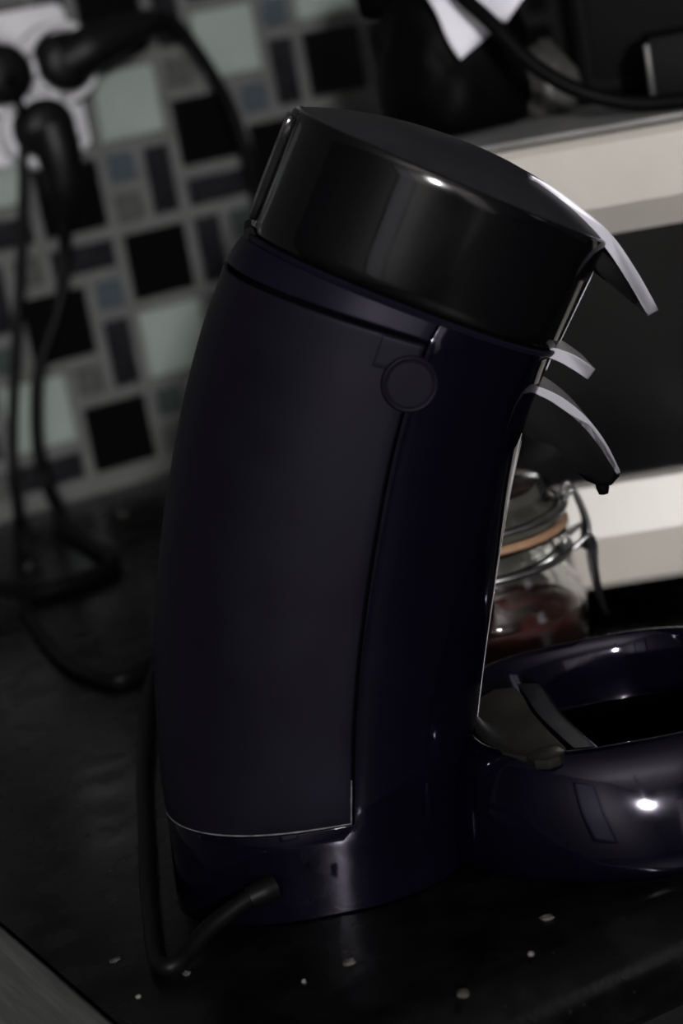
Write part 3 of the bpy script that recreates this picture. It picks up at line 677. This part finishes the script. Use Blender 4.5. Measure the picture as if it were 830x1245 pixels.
clip = tube('clip', [(.0345, -.006, .0742), (.0385, -.006, .0790), (.0410, -.006, .0740), (.0430, -.006, .0640), (.0415, -.006, .0560), (.0405, 0, .0540), (.0415, .006, .0560), (.0430, .006, .0640), (.0410, .006, .0740), (.0385, .006, .0790), (.0345, .006, .0742)], .0011, WIRE, jar)
tube('clip_lever', [(.0352, -.010, .0565), (.0420, -.009, .0600), (.0440, -.008, .0560), (.0430, -.007, .0450), (.0440, -.003, .0300), (.0455, 0, .0240), (.0440, .003, .0300), (.0430, .007, .0450), (.0440, .008, .0560), (.0420, .009, .0600), (.0352, .010, .0565)], .0012, WIRE, jar)
tube('hinge_wire', [(-.0352, -.008, .0565), (-.0400, -.008, .0640), (-.0358, -.008, .0742), (-.0380, 0, .0760), (-.0358, .008, .0742), (-.0400, .008, .0640), (-.0352, .008, .0565)], .0012, WIRE, jar)
bm = bmesh.new(); seg = 40; prof = [(0, .0056), (.033, .0062), (.0358, .012), (.0358, .030), (.0352, .0345)]
G = []
for r_, z_ in prof: G.append([bm.verts.new((r_*math.cos(2*math.pi*i/seg), r_*math.sin(2*math.pi*i/seg), z_)) for i in range(seg)] if r_ else [bm.verts.new((0, 0, z_))])
rr = random.Random(2)
for r_ in (.026, .016, .008): G.append([bm.verts.new((r_*math.cos(2*math.pi*i/seg), r_*math.sin(2*math.pi*i/seg), .0355+rr.uniform(-.003, .003))) for i in range(seg)])
G.append([bm.verts.new((0, 0, .037))])
for a, b in zip(G, G[1:]):
    for i in range(seg):
        j = (i+1) % seg
        if len(a) == 1: bm.faces.new((a[0], b[i], b[j]))
        elif len(b) == 1: bm.faces.new((a[i], a[j], b[0]))
        else: bm.faces.new((a[i], a[j], b[j], b[i]))
jam = from_bm('preserve', bm, JAM, None, angle=70, loc=mach_pt(.0790, .1350)); jam.rotation_euler = (0, 0, -MYAW)
tag(jam, 'dark red preserve filling the clip-top jar', 'preserve', kind='stuff')
# thin cable on the worktop between tray and oven
cw = tube('thin_cable', [mach_pt(.120, .165, .0022), mach_pt(.145, .150, .0022), mach_pt(.175, .146, .0022), mach_pt(.215, .140, .0022), mach_pt(.27, .12, .0022)], .0022, CABLE)
tag(cw, 'thin black cable lying on the worktop between drip tray and oven', 'cable')

# ------------------------------------------------------------------ crumbs on the worktop
from mathutils import noise
CR = [((.2482, .5450), .0017, .6, CRUMB, 'pale crumb in front of the machine foot, left of centre'), ((.2615, .5009), .0019, .4, CRUMB, 'flat crumb near the front edge below the machine'),
      ((.3058, .5219), .0016, .6, CRUMB, 'brownish crumb in front of the drip tray'), ((.2890, .5060), .0009, .9, SALT, 'bright grain on the rounded front edge of the worktop'),
      ((.1913, .5779), .0008, .7, SALT, 'tiny bright grain near the sink rim'), ((.1965, .6081), .0016, .3, CRUMB, 'flat flake between sink rim and machine lead'),
      ((.2324, .5452), .0007, .9, SALT, 'tiny bright grain in front of the machine foot'), ((.3635, 1.1212), .0016, .9, CRUMB, 'small round crumb on the worktop near the tiled wall'),
      ((.2090, .5800), .0013, .5, CRUMB, 'small crumb right beside the bend of the machine lead'), ((.4450, 1.1750), .0018, .8, CRUMB, 'small crumb at the foot of the tiled wall')]
for i, ((x, y), r_, fl, m, lab) in enumerate(CR):
    bm = bmesh.new(); bmesh.ops.create_icosphere(bm, subdivisions=2, radius=1)
    for v in bm.verts:
        k = 1+.45*noise.noise(v.co*1.7+Vector((i*3.7, 0, 0))); v.co = Vector((v.co.x*r_*1.25*k, v.co.y*r_*k, (max(v.co.z, -.6)+.6)*r_*fl*k))
    o = from_bm('crumb', bm, m, None, smooth=False, loc=(x, y, 0)); o.rotation_euler = (0, 0, i*1.3)
    tag(o, lab, 'crumb', 'crumbs on the worktop')
